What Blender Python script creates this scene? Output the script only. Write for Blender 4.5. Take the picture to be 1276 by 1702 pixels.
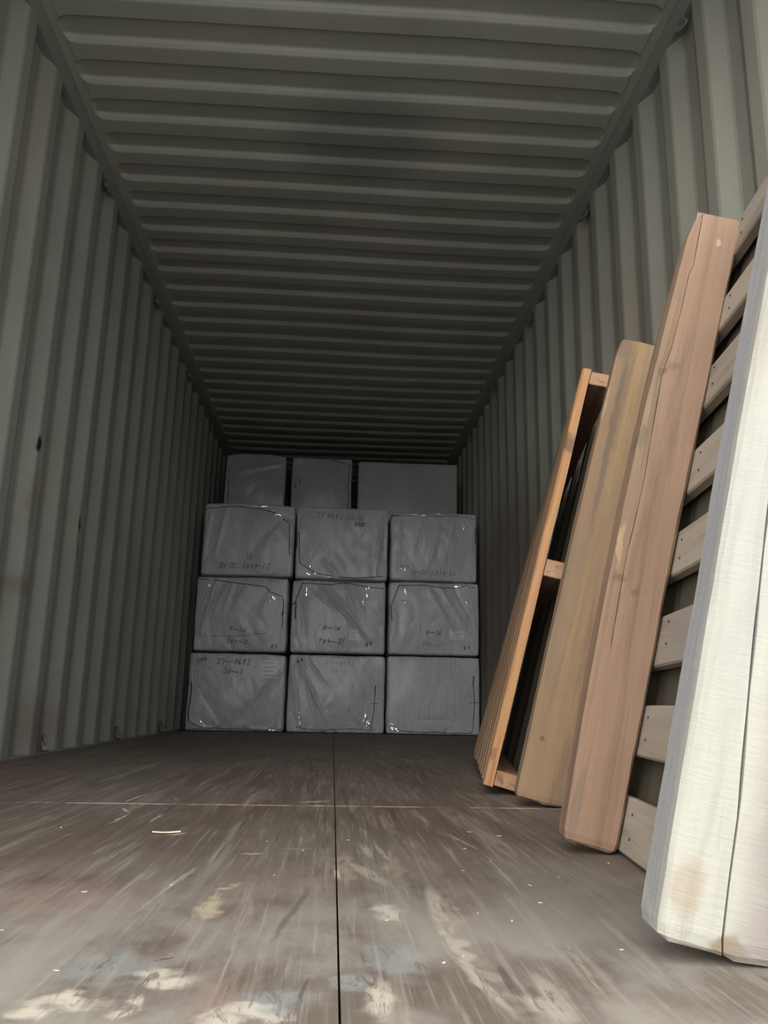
import bpy, bmesh, math, random
from mathutils import Vector, Matrix, noise

for o in list(bpy.data.objects):
    bpy.data.objects.remove(o, do_unlink=True)
C = bpy.context.scene.collection
scene = bpy.context.scene

# ------------------------------------------------------------------ camera
F_PX = 1338.855
yaw, pitch, roll = 0.0576, 0.2350, 0.0195
fwd = Vector((math.sin(yaw)*math.cos(pitch), math.cos(yaw)*math.cos(pitch), math.sin(pitch)))
rt = Vector((math.cos(yaw), -math.sin(yaw), 0))
up = rt.cross(fwd)
r2 = rt*math.cos(roll) + up*math.sin(roll)
u2 = -rt*math.sin(roll) + up*math.cos(roll)
cam_d = bpy.data.cameras.new('camera')
cam = bpy.data.objects.new('camera', cam_d)
C.objects.link(cam)
cam.matrix_world = Matrix(((r2.x, u2.x, -fwd.x, -0.003), (r2.y, u2.y, -fwd.y, 0.0),
                           (r2.z, u2.z, -fwd.z, 0.2157), (0, 0, 0, 1)))
cam_d.sensor_fit = 'HORIZONTAL'
cam_d.sensor_width = 36.0
cam_d.lens = F_PX/1276*36.0
cam_d.clip_start = 0.02
scene.camera = cam

# ------------------------------------------------------------------ world, sun, exposure
world = bpy.data.worlds.new('overcast_sky')
scene.world = world
world.use_nodes = True
wn = world.node_tree
bg = wn.nodes['Background']
bg.inputs['Color'].default_value = (0.93, 0.97, 1.0, 1)
bg.inputs['Strength'].default_value = 1.0
sun_d = bpy.data.lights.new('veiled_sun', 'SUN')
sun_d.energy = 0.75
sun_d.angle = math.radians(55)
sun_d.color = (1.0, 0.95, 0.87)
sun = bpy.data.objects.new('veiled_sun', sun_d)
C.objects.link(sun)
sun.rotation_euler = Vector((0.55, 1.0, -0.30)).to_track_quat('-Z', 'Y').to_euler()
scene.view_settings.view_transform = 'Standard'
scene.view_settings.look = 'None'
scene.view_settings.gamma = 1.0
scene.view_settings.use_curve_mapping = False
scene.view_settings.exposure = 1.92

# ------------------------------------------------------------------ materials
def new_mat(name):
    m = bpy.data.materials.new(name)
    m.use_nodes = True
    return m, m.node_tree, m.node_tree.nodes['Principled BSDF']

class N:
    """small helper to write node chains"""
    def __init__(s, nt, space='Object'):
        s.nt = nt
        tc = nt.nodes.new('ShaderNodeTexCoord')
        s.co = tc.outputs[space]
    def new(s, t): return s.nt.nodes.new(t)
    def link(s, a, b): s.nt.links.new(a, b)
    def mapping(s, scale, loc=(0, 0, 0), rot=(0, 0, 0), vec=None):
        m = s.new('ShaderNodeMapping')
        m.inputs['Scale'].default_value = scale
        m.inputs['Location'].default_value = loc
        m.inputs['Rotation'].default_value = rot
        s.link(vec or s.co, m.inputs['Vector'])
        return m.outputs[0]
    def noise(s, scale, detail=4, rough=.55, vec=None, dist=0):
        n = s.new('ShaderNodeTexNoise')
        n.inputs['Scale'].default_value = scale
        n.inputs['Detail'].default_value = detail
        n.inputs['Roughness'].default_value = rough
        n.inputs['Distortion'].default_value = dist
        s.link(vec or s.co, n.inputs['Vector'])
        return n.outputs['Fac']
    def rng(s, v, a, b, c=0, d=1, smooth=True):
        m = s.new('ShaderNodeMapRange')
        if smooth: m.interpolation_type = 'SMOOTHSTEP'
        s.link(v, m.inputs['Value'])
        for k, x in zip(('From Min', 'From Max', 'To Min', 'To Max'), (a, b, c, d)):
            m.inputs[k].default_value = x
        return m.outputs[0]
    def math(s, op, a, b=None):
        m = s.new('ShaderNodeMath'); m.operation = op
        for i, x in enumerate((a, b)):
            if x is None: continue
            if isinstance(x, (int, float)): m.inputs[i].default_value = x
            else: s.link(x, m.inputs[i])
        return m.outputs[0]
    def mix(s, fac, a, b, mode='MIX'):
        m = s.new('ShaderNodeMix'); m.data_type = 'RGBA'; m.blend_type = mode
        for key, x in ((0, fac), (6, a), (7, b)):
            if isinstance(x, (int, float)): m.inputs[key].default_value = x
            elif isinstance(x, tuple): m.inputs[key].default_value = (*x, 1)
            else: s.link(x, m.inputs[key])
        return m.outputs[2]
    def warp(s, amp, scale):
        n = s.new('ShaderNodeTexNoise'); n.inputs['Scale'].default_value = scale; n.inputs['Detail'].default_value = 4
        s.link(s.co, n.inputs['Vector'])
        sub = s.new('ShaderNodeVectorMath'); sub.operation = 'SUBTRACT'
        s.link(n.outputs['Color'], sub.inputs[0]); sub.inputs[1].default_value = (.5, .5, .5)
        sc = s.new('ShaderNodeVectorMath'); sc.operation = 'MULTIPLY'
        s.link(sub.outputs[0], sc.inputs[0])
        sc.inputs[1].default_value = (amp, amp, amp) if isinstance(amp, (int, float)) else amp
        ad = s.new('ShaderNodeVectorMath'); ad.operation = 'ADD'
        s.link(s.co, ad.inputs[0]); s.link(sc.outputs[0], ad.inputs[1])
        return ad.outputs[0]
    def spot(s, vec, c, size, soft=.35, rotz=0):
        """mask of an ellipsoidal patch around c"""
        sub = s.new('ShaderNodeVectorMath'); sub.operation = 'SUBTRACT'
        s.link(vec, sub.inputs[0]); sub.inputs[1].default_value = c
        v = sub.outputs[0]
        if rotz:
            r = s.new('ShaderNodeVectorRotate'); r.rotation_type = 'Z_AXIS'
            s.link(v, r.inputs['Vector']); r.inputs['Angle'].default_value = rotz
            v = r.outputs[0]
        mu = s.new('ShaderNodeVectorMath'); mu.operation = 'MULTIPLY'
        s.link(v, mu.inputs[0]); mu.inputs[1].default_value = tuple(1/x for x in size)
        le = s.new('ShaderNodeVectorMath'); le.operation = 'LENGTH'
        s.link(mu.outputs[0], le.inputs[0])
        return s.rng(le.outputs['Value'], 1-soft, 1, 1, 0)
    def bump(s, h, strength, dist, bsdf, normal=None):
        b = s.new('ShaderNodeBump')
        b.inputs['Strength'].default_value = strength
        b.inputs['Distance'].default_value = dist
        s.link(h, b.inputs['Height'])
        if normal: s.link(normal, b.inputs['Normal'])
        s.link(b.outputs[0], bsdf.inputs['Normal'])
        return b.outputs[0]

def paint_mat(name, base, dirt, tone_patches=(), streak=(9, .35, .35), rough=.55):
    m, nt, b = new_mat(name)
    n = N(nt)
    big = n.noise(1.3, 5, .6)
    col = n.mix(n.rng(big, .38, .7), base, tuple(x*.84 for x in base))
    st = n.noise(3.0, 5, .6, vec=n.mapping(streak))
    col = n.mix(n.rng(st, .58, .8, 0, .45), col, dirt)
    t1 = n.noise(2.1, 3, .5, vec=n.mapping((1, 1, .35), loc=(3, 1, 2)))
    col = n.mix(n.rng(t1, .52, .68, 0, .35), col, tuple(a*b_ for a, b_ in zip(base, (1.12, .93, .86))))
    col = n.mix(n.rng(t1, .48, .34, 0, .3), col, tuple(a*b_ for a, b_ in zip(base, (.88, 1.02, .88))))
    fine = n.noise(60, 3, .7)
    col = n.mix(n.rng(fine, .68, .8, 0, .35), col, tuple(x*.55 for x in base))
    w = n.warp(.05, 22)
    for c, size, scol, amt in tone_patches:
        col = n.mix(n.math('MULTIPLY', n.spot(w, c, size, .7), amt), col, scol)
    n.link(col, b.inputs['Base Color'])
    b.inputs['Roughness'].default_value = rough
    n.bump(n.noise(35, 4, .6), .12, .004, b)
    return m

PAINT = (.275, .275, .237)
WOOD = .76
RUST = (.16, .10, .06)
wall_l_st = [((-1.17, 3.05, 1.17), (.04, .026, .045), (.006, .005, .004), 1), ((-1.17, 2.86, 1.02), (.04, .02, .03), (.02, .015, .01), 1),
             ((-1.17, 3.62, .98), (.05, .02, .05), (.015, .012, .01), 1), ((-1.17, 3.05, .95), (.06, .05, .2), (.21, .15, .11), .6),
             ((-1.17, 3.0, .62), (.08, .22, .05), (.17, .135, .10), .6), ((-1.17, 3.4, .12), (.08, .35, .16), (.20, .14, .12), .6),
             ((-1.17, 2.9, .8), (.08, .12, .12), (.23, .20, .165), .5), ((-1.17, 3.63, .86), (.05, .012, .05), (.015, .012, .01), 1),
             ((-1.17, 4.6, .9), (.1, .5, .5), (.23, .225, .21), .5), ((-1.17, 3.45, 1.55), (.06, .3, .3), (.255, .27, .22), .5)]
wall_r_st_shade = [((1.17, 2.02, 1.95), (.05, .010, .014), (.02, .016, .012), 1), ((1.17, 2.05, 1.88), (.05, .010, .014), (.02, .016, .012), 1),
             ((1.17, 3.1, 1.7), (.1, .9, .7), (.24, .195, .155), .5), ((1.17, 5.6, .9), (.1, 2.4, 1.3), (.085, .06, .045), .8),  # large brown patch also paints in the shade of the far wall
             ((1.17, 2.3, 2.1), (.1, .25, .6), (.30, .25, .21), .45)]
m_wall_l = paint_mat('container_paint_left', PAINT, (.165, .15, .12), wall_l_st)
m_wall_r = paint_mat('container_paint_right', PAINT, (.175, .145, .11), wall_r_st_shade)
m_roof = paint_mat('container_paint_roof', (.34, .34, .297), (.22, .21, .18),
                   [((.05, 3.1, 2.65), (.5, .45, .1), (.17, .17, .155), .7)], streak=(.35, 7, 1))  # darker oval patch on the middle of the roof
m_rail = paint_mat('container_paint_rail', (.215, .215, .187), (.08, .07, .055))
m_steel = paint_mat('old_steel', (.14, .13, .11), (.06, .045, .03), rough=.5)
m_blotch = m_steel

def K(c, k): return tuple(x*k for x in c)
def wood_mat(name, base, dark, light, grain=26, spots=(), bump=.35, along=2, rough=.75, grey=None, saw=0.0):
    base, dark, light = K(base, WOOD), K(dark, WOOD), K(light, WOOD)
    grey = K(grey, WOOD) if grey else None
    spots = [(c, sz, K(col_, WOOD), a) for c, sz, col_, a in spots]
    m, nt, b = new_mat(name)
    n = N(nt)
    oi = n.new('ShaderNodeObjectInfo')
    sc = [grain, grain, grain]; sc[along] = 1.1
    off = n.new('ShaderNodeVectorMath'); off.operation = 'SCALE'
    off.inputs[0].default_value = (3.1, 5.7, 9.3)
    n.link(oi.outputs['Random'], off.inputs['Scale'])
    ad = n.new('ShaderNodeVectorMath'); ad.operation = 'ADD'
    n.link(n.co, ad.inputs[0]); n.link(off.outputs[0], ad.inputs[1])
    vec = ad.outputs[0]
    g = n.noise(1.0, 7, .62, vec=n.mapping(tuple(sc), vec=vec), dist=.6)
    big_s = [5, 5, 5]; big_s[along] = .9
    big = n.noise(1.0, 4, .55, vec=n.mapping(tuple(big_s), vec=vec), dist=.3)
    col = n.mix(n.rng(big, .35, .68), base, light)
    col = n.mix(n.rng(g, .48, .70, 0, .75), col, dark)
    if grey:
        g2 = n.noise(1.0, 5, .6, vec=n.mapping(tuple(x*2 for x in big_s), loc=(4, 2, 7), vec=vec))
        col = n.mix(n.rng(g2, .5, .66, 0, .6), col, grey)
    pores = n.noise(1.0, 3, .7, vec=n.mapping(tuple(x*6 for x in sc), vec=vec))
    col = n.mix(n.rng(pores, .62, .8, 0, .35), col, dark)
    w = n.warp((.022, .02, .05), 26)
    for c, size, scol, amt in spots:
        col = n.mix(n.math('MULTIPLY', n.spot(w, c, size, .5), amt), col, scol)
    n.link(col, b.inputs['Base Color'])
    b.inputs['Roughness'].default_value = rough
    h = n.math('ADD', n.math('MULTIPLY', g, -1.0), n.math('MULTIPLY', pores, -.4))
    if saw:
        s_ = [30, 30, 30]; s_[along] = 260
        h = n.math('ADD', h, n.math('MULTIPLY', n.noise(1, 3, .6, vec=n.mapping(tuple(s_), vec=vec)), saw))
    n.bump(h, bump, .006, b)
    return m

m_near = wood_mat('weathered_pale_wood', (.385, .365, .305), (.23, .195, .15), (.45, .435, .375), grain=18,
                  spots=[((.02, 0, .05), (.02, .05, .03), (.30, .22, .13), .5), ((.066, 0, .008), (.022, .05, .016), (.22, .16, .08), .8),
                         ((.128, 0, .45), (.078, .06, 1.6), (.255, .215, .19), .9), ((.0, .045, .5), (.010, .043, 1.3), (.265, .255, .275), .7), ((.012, 0, .9), (.03, .05, .35), (.36, .36, .31), .5), ((.10, 0, .62), (.008, .05, .05), (.12, .10, .09), .5)],  # tall grey spot paints the shade of the left side face
                  grey=(.31, .30, .29), saw=.4)
KN = (.10, .065, .04)
m_mid = wood_mat('pinkish_brown_wood', (.275, .165, .105), (.16, .092, .058), (.315, .195, .125), grain=24,
                 spots=[((.018, .54, .786), (.010, .05, .009), KN, .9), ((.004, .55, .66), (.009, .05, .022), KN, .85),
                        ((.03, .54, .80), (.02, .05, .012), (.17, .105, .065), .5),
                        ((.0, .54, .80), (.03, .05, .36), (.24, .165, .10), .6), ((.004, .54, .47), (.007, .05, .045), (.45, .32, .18), .7),
                        ((.012, .54, .42), (.012, .05, .012), (.15, .095, .07), .7), ((.04, .54, .40), (.009, .05, .009), (.15, .09, .06), .6),
                        ((.065, .54, 1.06), (.006, .05, .008), (.50, .38, .28), .7), ((.02, .54, .06), (.012, .05, .07), (.20, .14, .10), .6)],
                 saw=.3)
m_far = wood_mat('yellowish_brown_wood', (.27, .165, .092), (.15, .09, .05), (.315, .205, .115), grain=22,
                 spots=[((.065, 1.12, 1.0), (.013, .05, .42), (.33, .225, .095), .65), ((.045, 1.12, .35), (.010, .05, .35), (.32, .22, .10), .5), ((.004, 1.12, .96), (.008, .05, .06), (.42, .31, .21), .8),
                        ((.02, 1.12, 1.11), (.03, .05, .05), (.14, .11, .08), .6), ((.035, 1.12, .85), (.010, .05, .3), (.13, .095, .065), .6),
                        ((.03, 1.12, .14), (.008, .05, .008), (.12, .08, .05), .8)],
                 grey=(.22, .16, .105), saw=.3)
m_slat = wood_mat('greyish_slat_wood', (.335, .27, .205), (.19, .135, .095), (.40, .335, .26), grain=22, along=1, grey=(.29, .255, .235), bump=.3)
m_orange = wood_mat('fresh_orange_wood', (.46, .215, .085), (.28, .115, .045), (.54, .29, .13), grain=26,
                    spots=[((.01, 0, .93), (.05, .05, .035), (.16, .10, .07), .75), ((.012, 0, .08), (.012, .05, .02), (.25, .08, .03), .6)])
m_brown = wood_mat('brown_deck_wood', (.26, .155, .085), (.15, .085, .048), (.31, .19, .11), grain=24)
m_block = wood_mat('end_grain_wood', (.42, .22, .12), (.15, .07, .035), (.48, .29, .175), grain=40, along=1, bump=.5)
m_dark = wood_mat('shaded_olive_wood', (.075, .058, .036), (.04, .03, .02), (.095, .077, .05), grain=22)  # olive wood, darkened to carry the shade behind slats and inside pallets
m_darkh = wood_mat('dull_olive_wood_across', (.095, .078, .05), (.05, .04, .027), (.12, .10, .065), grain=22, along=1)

def floor_mat():
    m, nt, b = new_mat('worn_container_plywood')
    n = N(nt)
    big = n.noise(1.6, 6, .6, vec=n.mapping((1.6, .8, 1)))
    col = n.mix(n.rng(big, .35, .68), (.115, .085, .064), (.165, .138, .112))
    red = n.noise(2.3, 4, .6, vec=n.mapping((1.3, .7, 1), loc=(3, 8, 0)))
    col = n.mix(n.rng(red, .52, .72, 0, .6), col, (.185, .105, .085))
    st = n.noise(1.0, 7, .68, vec=n.mapping((26, 1.7, 1)), dist=.7)
    col = n.mix(n.rng(st, .50, .70, 0, .62), col, (.29, .245, .20))
    fs = n.noise(1.0, 6, .7, vec=n.mapping((110, 3.5, 1), loc=(1, 4, 0), rot=(0, 0, .06)), dist=.5)
    col = n.mix(n.rng(fs, .52, .68, 0, .55), col, (.36, .32, .27))
    fs2 = n.noise(1.0, 6, .7, vec=n.mapping((80, 3.0, 1), loc=(6, 2, 0), rot=(0, 0, -.08)), dist=.5)
    col = n.mix(n.rng(fs2, .53, .68, 0, .6), col, (.055, .042, .034))
    st2 = n.noise(1.0, 6, .66, vec=n.mapping((20, 1.3, 1), loc=(7, 3, 0)), dist=1.2)
    col = n.mix(n.rng(st2, .50, .70, 0, .7), col, (.085, .062, .048))
    sc = n.noise(1.0, 5, .6, vec=n.mapping((60, 9, 1), loc=(2, 9, 0), rot=(0, 0, .5)), dist=.4)
    col = n.mix(n.rng(sc, .66, .76, 0, .5), col, (.34, .29, .23))
    # worn patches: pale peeled veneer near the doors, bluish and reddish rubs
    blot = n.noise(5.5, 6, .62, vec=n.mapping((1.3, .8, 1), loc=(1, 5, 0)))
    near = n.new('ShaderNodeSeparateXYZ'); n.link(n.co, near.inputs[0])
    wear_light = n.rng(near.outputs['Y'], 1.5, .55, 0, 1)  # pale wear rising toward the doors, with the daylight there painted in
    w = n.warp((.05, .13, 0), 24)
    ragged = n.rng(n.noise(1.0, 7, .75, vec=n.mapping((70, 14, 1), loc=(5, 1, 0)), dist=1.5), .36, .50)
    PALE, YEL, BLUE, RED = (.56, .50, .40), (.44, .37, .24), (.27, .28, .265), (.27, .17, .145)
    col = n.mix(n.math('MULTIPLY', n.rng(blot, .36, .60, 0, .85), wear_light), col, (.31, .275, .235))
    for (x, y, sx, sy, c, a) in [
        (-.128, .955, .020, .065, YEL, .75), (-.125, 1.045, .018, .02, YEL, .9), (.062, .94, .022, .05, PALE, .6), (.12, .80, .012, .16, PALE, .4),
        (-.13, .73, .035, .03, PALE, .85), (-.193, .668, .04, .026, PALE, .85), (-.145, .665, .014, .02, PALE, .8), (-.05, .655, .035, .02, PALE, .85),
        (-.075, .635, .02, .02, PALE, .8), (.04, .66, .012, .05, PALE, .65), (.16, .66, .03, .04, PALE, .4), (.02, 1.2, .02, .16, (.33, .27, .2), .6),
        (.09, 1.18, .016, .16, (.30, .25, .19), .5), (.13, .95, .012, .12, (.36, .3, .23), .5), (-.04, .68, .04, .04, BLUE, .7), (.02, .70, .025, .03, BLUE, .7),
        (-.18, .75, .06, .06, BLUE, .6), (.06, .78, .05, .06, BLUE, .6), (-.22, .62, .03, .03, BLUE, .7), (-.30, 1.0, .12, .12, RED, .45), (-.085, .68, .03, .06, RED, .6),
        (-.4, 1.5, .2, .35, (.10, .07, .055), .4), (-.09, 1.12, .07, .12, (.17, .10, .075), .5), (.3, 1.0, .15, .4, (.20, .185, .165), .5), (-.3, .72, .1, .08, (.26, .24, .2), .5)]:
        col = n.mix(n.math('MULTIPLY', n.math('MULTIPLY', n.spot(w, (x, y, 0), (sx, sy, 1), .75), ragged), a), col, c)
    # long thin scratches
    w2 = n.warp((.010, .02, 0), 30)
    SC = {'P': (.50, .44, .35), 'D': (.40, .345, .275), 'Y': (.42, .35, .22), 'R': (.25, .165, .14), 'B': (.07, .05, .04)}
    for (xa, ya, xb, yb, wd, cc, a) in [(-0.449, 1.868, -0.431, 2.063, 0.005, 'P', 0.9),
        (-0.394, 1.55, -0.391, 1.696, 0.006, 'P', 0.7),
        (-0.431, 1.796, -0.391, 1.696, 0.005, 'P', 0.8),
        (-0.271, 1.436, -0.239, 1.464, 0.008, 'P', 0.9),
        (-0.315, 1.721, -0.275, 1.802, 0.02, 'B', 0.4),
        (-0.329, 1.57, -0.327, 1.702, 0.006, 'P', 0.6),
        (-0.073, 1.908, 0.004, 1.951, 0.02, 'P', 0.6),
        (0.123, 1.075, 0.113, 0.837, 0.014, 'D', 0.75),
        (0.108, 0.807, 0.138, 0.625, 0.007, 'D', 0.7),
        (0.172, 0.739, 0.177, 0.625, 0.012, 'D', 0.6),
        (0.203, 1.487, 0.233, 1.312, 0.006, 'Y', 0.5),
        (0.233, 1.312, 0.229, 0.984, 0.004, 'D', 0.4),
        (0.05, 1.384, 0.061, 1.239, 0.01, 'D', 0.6),
        (0.07, 1.385, 0.086, 1.209, 0.006, 'D', 0.5),
        (0.024, 1.229, 0.076, 1.056, 0.016, 'D', 0.55),
        (0.289, 0.944, 0.282, 0.724, 0.006, 'D', 0.45),
        (0.043, 0.731, 0.041, 0.626, 0.014, 'P', 0.6),
        (0.056, 0.747, 0.053, 0.626, 0.008, 'R', 0.5),
        (-0.143, 0.975, -0.114, 0.975, 0.004, 'Y', 0.9),
        (-0.133, 1.268, -0.095, 1.279, 0.01, 'D', 0.7),
        (-0.194, 1.032, -0.175, 1.177, 0.006, 'D', 0.5),
        (-0.203, 0.897, -0.184, 1.136, 0.004, 'D', 0.4),
        (-0.337, 0.931, -0.304, 1.078, 0.012, 'R', 0.5),
        (-0.264, 0.885, -0.237, 1.097, 0.006, 'R', 0.5),
        (-0.056, 0.797, -0.02, 1.07, 0.006, 'B', 0.5),
        (-0.149, 0.762, -0.132, 0.779, 0.003, 'B', 0.8),
        (-0.026, 0.64, -0.012, 0.731, 0.003, 'B', 0.6),
        (0.01, 1.164, 0.012, 1.106, 0.006, 'P', 0.8),
        (-0.08, 1.321, -0.016, 1.314, 0.004, 'D', 0.5),
        (0.13, 0.747, 0.138, 0.709, 0.014, 'D', 0.4),
        (0.095, 0.953, 0.124, 0.903, 0.006, 'R', 0.3),
        (0.223, 0.838, 0.215, 0.675, 0.004, 'D', 0.4)]:
        le = math.hypot(xb-xa, yb-ya)/2
        col = n.mix(n.math('MULTIPLY', n.spot(w2, ((xa+xb)/2, (ya+yb)/2, 0), (le*1.15, wd*.9, 1), .6, rotz=-math.atan2(yb-ya, xb-xa)), n.math('MULTIPLY', ragged, a)), col, SC[cc])
    # light worn lip along the cross joint
    sy_ = n.math('ABSOLUTE', n.math('SUBTRACT', near.outputs['Y'], 1.853))
    jn = n.rng(n.noise(9, 5, .7, vec=n.mapping((1, .2, 1))), .40, .6)
    col = n.mix(n.math('MULTIPLY', n.rng(sy_, .004, .011, .9, 0), jn), col, (.50, .43, .34))
    fine = n.noise(140, 4, .75)
    col = n.mix(n.rng(fine, .60, .8, 0, .3), col, (.07, .055, .045))
    col = n.mix(1.0, col, (.88, .87, .86), 'MULTIPLY')
    n.link(col, b.inputs['Base Color'])
    n.link(n.rng(st, .4, .7, .62, .8), b.inputs['Roughness'])
    b.inputs['Specular IOR Level'].default_value = .35
    h = n.math('ADD', st, n.math('MULTIPLY', fine, .35))
    n.bump(h, .25, .003, b)
    return m
m_floor = floor_mat()
m_chip = wood_mat('fresh_wood_splinter', (.68, .58, .44), (.5, .4, .28), (.78, .7, .56), grain=40)

def wrap_mat(name, base, rough, bump):
    m, nt, b = new_mat(name)
    n = N(nt)
    big = n.noise(3.0, 4, .55)
    col = n.mix(n.rng(big, .35, .7), base, tuple(x*.88 for x in base))
    dirt = n.noise(9, 5, .65)
    col = n.mix(n.rng(dirt, .58, .8, 0, .3), col, (.28, .265, .26))
    n.link(col, b.inputs['Base Color'])
    b.inputs['Roughness'].default_value = rough
    b.inputs['Coat Weight'].default_value = .25
    b.inputs['Coat Roughness'].default_value = .22
    n.bump(n.noise(14, 5, .6, vec=n.mapping((1.6, 1, .8)), dist=.8), bump, .012, b)
    return m
m_wrap = wrap_mat('white_woven_wrap', (.375, .372, .385), .5, .9)
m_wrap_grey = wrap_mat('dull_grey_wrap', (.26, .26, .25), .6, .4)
m_film, nt, b = new_mat('silvery_glint_film')
b.inputs['Base Color'].default_value = (.85, .85, .87, 1); b.inputs['Roughness'].default_value = .16; b.inputs['Metallic'].default_value = .6  # pale and part-metallic, to put the glints of the plastic wrap in
b.inputs['Specular IOR Level'].default_value = 1.0; b.inputs['Coat Weight'].default_value = 1.0; b.inputs['Coat Roughness'].default_value = .06
m_fold_nail, nt, b = new_mat('dark_fold_and_nail')  # near-black for nail heads and the drawn shade of folds
b.inputs['Base Color'].default_value = (.03, .03, .035, 1); b.inputs['Roughness'].default_value = .7
m_ink, nt, b = new_mat('black_marker_ink')
b.inputs['Base Color'].default_value = (.03, .03, .045, 1); b.inputs['Roughness'].default_value = .6
m_ink2, nt, b = new_mat('faded_marker_ink')
b.inputs['Base Color'].default_value = (.19, .19, .21, 1); b.inputs['Roughness'].default_value = .6
m_label, nt, b = new_mat('paper_label')
b.inputs['Base Color'].default_value = (.52, .52, .54, 1); b.inputs['Roughness'].default_value = .45
m_ground, nt, b = new_mat('yard_concrete')
n = N(nt)
n.link(n.mix(n.rng(n.noise(1.5, 6, .6), .35, .7), (.40, .39, .365), (.31, .30, .285)), b.inputs['Base Color'])
b.inputs['Roughness'].default_value = .85
n.bump(n.noise(40, 4, .6), .3, .01, b)

# ------------------------------------------------------------------ helpers
def obj(name, me_or_bm, mat=None, parent=None, smooth=False):
    if isinstance(me_or_bm, bmesh.types.BMesh):
        me = bpy.data.meshes.new(name); me_or_bm.to_mesh(me); me_or_bm.free()
    else:
        me = me_or_bm
    if mat and not me.materials: me.materials.append(mat)
    if smooth:
        me.polygons.foreach_set('use_smooth', [True]*len(me.polygons))
    o = bpy.data.objects.new(name, me); C.objects.link(o)
    if parent: o.parent = parent
    return o
def mesh(name, verts, faces):
    me = bpy.data.meshes.new(name); me.from_pydata([tuple(v) for v in verts], [], faces); me.update()
    return me
def empty(name, loc=(0, 0, 0), matrix=None):
    o = bpy.data.objects.new(name, None); o.empty_display_size = .2; C.objects.link(o)
    if matrix: o.matrix_world = matrix
    else: o.location = loc
    return o
def tag(o, label=None, cat=None, group=None, kind=None):
    if label: o['label'] = label
    if cat: o['category'] = cat
    if group: o['group'] = group
    if kind: o['kind'] = kind
    return o
def box_bm(bm, x0, x1, y0, y1, z0, z1, bevel=0, rnd=None, jit=0):
    vs = []
    for x in (x0, x1):
        for y in (y0, y1):
            for z in (z0, z1):
                p = [x, y, z]
                if rnd and jit: p = [c+rnd.uniform(-jit, jit) for c in p]
                vs.append(bm.verts.new(p))
    f = [(0, 1, 3, 2), (4, 6, 7, 5), (0, 4, 5, 1), (2, 3, 7, 6), (0, 2, 6, 4), (1, 5, 7, 3)]
    fs = [bm.faces.new([vs[i] for i in q]) for q in f]
    if bevel:
        es = list({e for q in fs for e in q.edges})
        bmesh.ops.bevel(bm, geom=es, offset=bevel, segments=2, affect='EDGES', profile=.6)
def box(name, dims, mat, parent=None, bevel=0, seed=None, jit=0):
    bm = bmesh.new()
    box_bm(bm, *dims, bevel=bevel, rnd=random.Random(seed) if seed is not None else None, jit=jit)
    bmesh.ops.recalc_face_normals(bm, faces=bm.faces)
    return obj(name, bm, mat, parent)
def tube_bm(bm, pts, r, seg=6, closed=False):
    pts = [Vector(p) for p in pts]; rings = []
    k = len(pts)
    for i, p in enumerate(pts):
        a = pts[(i-1) % k] if closed or i > 0 else p
        c = pts[(i+1) % k] if closed or i < k-1 else p
        t = (c-a).normalized() if (c-a).length > 1e-9 else Vector((0, 0, 1))
        ref = Vector((0, 0, 1)) if abs(t.z) < .9 else Vector((1, 0, 0))
        s = t.cross(ref).normalized(); q = t.cross(s)
        rings.append([bm.verts.new(p+(s*math.cos(2*math.pi*j/seg)+q*math.sin(2*math.pi*j/seg))*r) for j in range(seg)])
    for i in range(k if closed else k-1):
        A, B = rings[i], rings[(i+1) % k]
        for j in range(seg):
            bm.faces.new((A[j], A[(j+1) % seg], B[(j+1) % seg], B[j]))
    if not closed:
        bm.faces.new(rings[0][::-1]); bm.faces.new(rings[-1])

# ------------------------------------------------------------------ the container
Y0, Y1 = 0.52, 12.1
XW = 1.165          # inner flats of the side walls
DEP = .036
ZR = 2.650          # roof, lower flats
ZB = 2.628          # underside of the top rails
P_W = .286

# outside ground
g = mesh('yard_ground', [(-30, -30, -1.35), (30, -30, -1.35), (30, 45, -1.35), (-30, 45, -1.35)], [(0, 1, 2, 3)])
tag(obj('yard_ground', g, m_ground), kind='structure')

def wall(side, mat, name):
    s = side
    prof = []
    y = 3.325 - P_W*14
    ys_ = []
    while y < Y1+.4:
        # end of the slope that faces the doors at y, then inner flat, slope out, outer flat, slope back in
        ys_ += [(y, 0), (y+.072, 0), (y+.072+.070, 1), (y+P_W-.070, 1)]
        y += P_W
    pts = [(yy, d) for yy, d in ys_ if Y0-.02 <= yy <= Y1]
    zs = [-.06, 0, .08, .4, 1.0, 1.7, 2.3, ZB+.02]
    rows = []
    verts, faces = [], []
    # soften each corner with two points
    prof = []
    for i, (yy, d) in enumerate(pts):
        prof.append((yy-.006, None, i)); prof.append((yy+.006, None, i))
    def xd(yv):
        for i in range(len(pts)-1):
            if pts[i][0] <= yv <= pts[i+1][0]:
                t = (yv-pts[i][0])/(pts[i+1][0]-pts[i][0])
                return pts[i][1]+(pts[i+1][1]-pts[i][1])*t
        return pts[0][1] if yv < pts[0][0] else pts[-1][1]
    for (yv, _, i) in prof:
        for z in zs:
            w_ = noise.noise(Vector((yv*.9, z*1.1, s*7)))*.006
            verts.append((s*(XW+DEP*xd(yv)+w_*(0 if z < .05 or z > 2.4 else 1)), yv, z))
    nz = len(zs)
    for i in range(len(prof)-1):
        for j in range(nz-1):
            a = i*nz+j
            q = (a, a+nz, a+nz+1, a+1)
            faces.append(q if s < 0 else q[::-1])
    me = mesh(name, verts, faces)
    o = obj(name, me, mat)
    tag(o, kind='structure')
    return o
wall_left = wall(-1, m_wall_l, 'wall_left')
wall_right = wall(1, m_wall_r, 'wall_right')

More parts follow.
